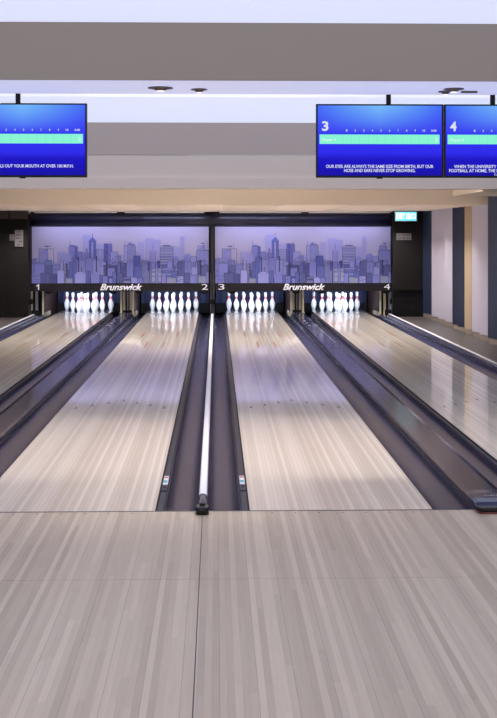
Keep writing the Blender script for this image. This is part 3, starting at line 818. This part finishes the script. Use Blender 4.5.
# ------------------------------------------------------------ pins
I = .0254
PR = [(1.0, 0), (1.06, .1), (1.414, .75), (1.953, 2.25), (2.255, 3.375), (2.383, 4.5), (2.36, 5.1), (2.28, 5.875), (2.08, 6.6), (1.85, 7.25), (1.52, 8.0), (1.236, 8.625), (.983, 9.375), (.90, 10.0), (.935, 10.875), (1.047, 11.75), (1.203, 12.625), (1.273, 13.5), (1.20, 14.1), (.95, 14.6), (.55, 14.9), (.01, 15)]
def rad(h):
    for (r0, h0), (r1, h1) in zip(PR, PR[1:]):
        if h0 <= h <= h1: return r0+(r1-r0)*(h-h0)/(h1-h0)
    return 0
def make_pin():
    b = MB(); b.lathe([(r*I, h*I) for r, h in PR], M['pin'], 24); body = b.build('pin_body')
    b = MB()
    for h0, h1 in ((9.35, 10.05), (10.45, 11.1)):
        hs = [h0+(h1-h0)*k/3 for k in range(4)]
        b.lathe([((rad(h)+.03)*I, h*I) for h in hs], M['red'], 24)
    band = b.build('neck_band')
    b = MB()
    def pt(a, h): r = (rad(h)+.04)*I; return (r*math.sin(a), -r*math.cos(a), h*I)
    for a0, a1, h0, h1 in ((-.22, .22, 7.0, 7.35), (-.22, -.12, 7.35, 8.2), (-.05, .05, 7.35, 8.4), (.12, .22, 7.35, 8.2)):
        b.face([pt(a0, h0), pt(a1, h0), pt(a1, h1), pt(a0, h1)], M['red'])
    em = b.build('emblem'); em['label'] = 'small red crown emblem'
    return body, band, em
body, band, em = make_pin()
first = True
pos = []
dx = .1524; dy = .264
names = [(0, 0, 'single front pin'), (-1, 1, 'left pin of the second row'), (1, 1, 'right pin of the second row'),
         (-2, 2, 'left pin of the third row'), (0, 2, 'middle pin of the third row'), (2, 2, 'right pin of the third row'),
         (-3, 3, 'outer left pin of the back row'), (-1, 3, 'inner left pin of the back row'), (1, 3, 'inner right pin of the back row'), (3, 3, 'outer right pin of the back row')]
rp = random.Random(11)
for i, lx in enumerate(LANES):
    for ax, ay, nm in names:
        e = empty('bowling_pin', (lx+ax*dx, 18.29+ay*dy, 0), '%s on the %s' % (nm, LW[i]), 'bowling pin', 'bowling pins on the '+LW[i])
        e.rotation_euler = (0, 0, rp.uniform(-1.6, 1.6))
        for p in (body, band, em):
            if first: c = p
            else: c = p.copy(); COL.objects.link(c)
            c.parent = e
        first = False

# ------------------------------------------------------------ screens
def tv(xl, D, num, msg, postx, lab, msgw, score='0', lines=2):
    W = .898; H = 73.6/F*D; zb = Z(177.4, D)
    e = empty('scoring_screen', (xl+W/2, D+CAMY, zb), lab, 'tv screen', 'hanging scoring screens')
    hw = W/2; u = D/F     # metres per photo pixel at this distance
    def f(b):
        bz = .010
        b.box((-hw, .0, 0), (hw, .045, H), M['tvframe'])
        b.box((-hw, -.006, 0), (hw, 0, .014), M['tvframe']); b.box((-hw, -.006, H-bz), (hw, 0, H), M['tvframe'])
        b.box((-hw, -.006, .014), (-hw+bz, 0, H-bz), M['tvframe']); b.box((hw-bz, -.006, .014), (hw, 0, H-bz), M['tvframe'])
        b.box((-.02, .0, -.008), (.02, .02, 0), M['tvframe'])
    part('bezel', e, f)
    sc = part('screen', e, lambda b: b.box((-hw+.010, -.002, .014), (hw-.010, -.0005, H-.010), M['screen']), label='lit blue screen picture')
    def px(p): return -hw+(p-316)*u
    def pz(p): return (177.4-p)*u
    part('score_bar', sc, lambda b: (b.box((px(319.3), -.0035, pz(143.8)), (px(440), -.002, pz(134.3)), M['aqua']),
         [b.box((px(342.6+k*8.55), -.0038, pz(143.6)), (px(342.6+k*8.55)+.0013, -.0034, pz(134.5)), M['aquaedge']) for k in range(11)]), label='turquoise score bar')
    text(num, 'lane_number', M['scrtext'], sc, px(321.8), px(328.3), pz(130.8), pz(121), -.003, bold=.03, extrude=0)
    for k, s in enumerate(['1', '2', '3', '4', '5', '6', '7', '8', '9', '10', '0.00']):
        c = px(346.6+k*8.62); w = .004 if len(s) == 1 else .009 if len(s) == 2 else .0185
        if k == 10: c = px(434.3)
        text(s, 'frame_number', M['scrtext'], sc, c-w, c+w, pz(131.3), pz(129.2), -.003, bold=.02, extrude=0)
    text('Player '+num, 'player_name', M['bartext'], sc, px(322), px(336), pz(141.7), pz(138.4), -.0042, bold=.02, extrude=0)
    text('0', 'score', M['bartext'], sc, px(435.8), px(438), pz(141.8), pz(137.8), -.0042, bold=.02, extrude=0)
    ztop = 164.6
    text(msg, 'message', M['scrtext'], sc, -msgw*u/2, msgw*u/2, pz(ztop+3.2+(lines-1)*4.15), pz(ztop), -.003, bold=.018, extrude=0)
    def f(b):
        b.box((postx-.016, .035, H-.1), (postx+.016, .06, ZA+.014-zb), M['tvframe'])
        b.box((-.15, .045, H*.3), (.15, .06, H*.7), M['tvframe'])
    p = part('mounting_post', e, f, label='black post up to the beam')
    return e
tv(X(316, 8.8), 8.8-.03, '3', 'OUR EYES ARE ALWAYS THE SAME SIZE FROM BIRTH, BUT OUR\nNOSE AND EARS NEVER STOP GROWING.', X(389.3, 8.8)-X(316, 8.8)-.449, 'hanging blue scoring screen with a large 3, left of the right-hand pair', 108)
tv(X(444.4, 8.8), 8.8-.03, '4', 'WHEN THE UNIVERSITY OF NEBRASKA CORNHUSKERS PLAY\nFOOTBALL AT HOME, THE STADIUM BECOMES THE STATE\'S THIRD\nLARGEST CITY.', X(494.5, 8.8)-X(444.4, 8.8)-.449, 'hanging blue scoring screen with a large 4, cut by the right picture edge', 118, lines=3)
tv(X(87.6, 8.8)-.898, 8.8-.03, '2', 'A SNEEZE TRAVELS OUT YOUR MOUTH AT OVER 100 M.P.H.', X(18.6, 8.8)-X(87.6, 8.8)+.449, 'hanging blue scoring screen at the left picture edge', 101.5, lines=1)

# ------------------------------------------------------------ world, camera, view
w = bpy.data.worlds.new('world'); S.world = w; w.use_nodes = True
w.node_tree.nodes['Background'].inputs[0].default_value = (1, .93, .88, 1)
w.node_tree.nodes['Background'].inputs[1].default_value = 1.1
cam = bpy.data.cameras.new('camera'); co = bpy.data.objects.new('camera', cam); COL.objects.link(co)
co.location = (CAMX, CAMY, CAMZ); co.rotation_euler = (math.pi/2, 0, -math.atan(32.2/F))
cam.sensor_fit = 'HORIZONTAL'; cam.sensor_width = 36; cam.lens = 36*F/497; cam.shift_y = -(359-HY)/497
cam.clip_start = .05; cam.clip_end = 200
S.camera = co
S.view_settings.view_transform = 'Standard'; S.view_settings.look = 'None'; S.view_settings.gamma = 1; S.view_settings.exposure = 0
S.view_settings.use_curve_mapping = False
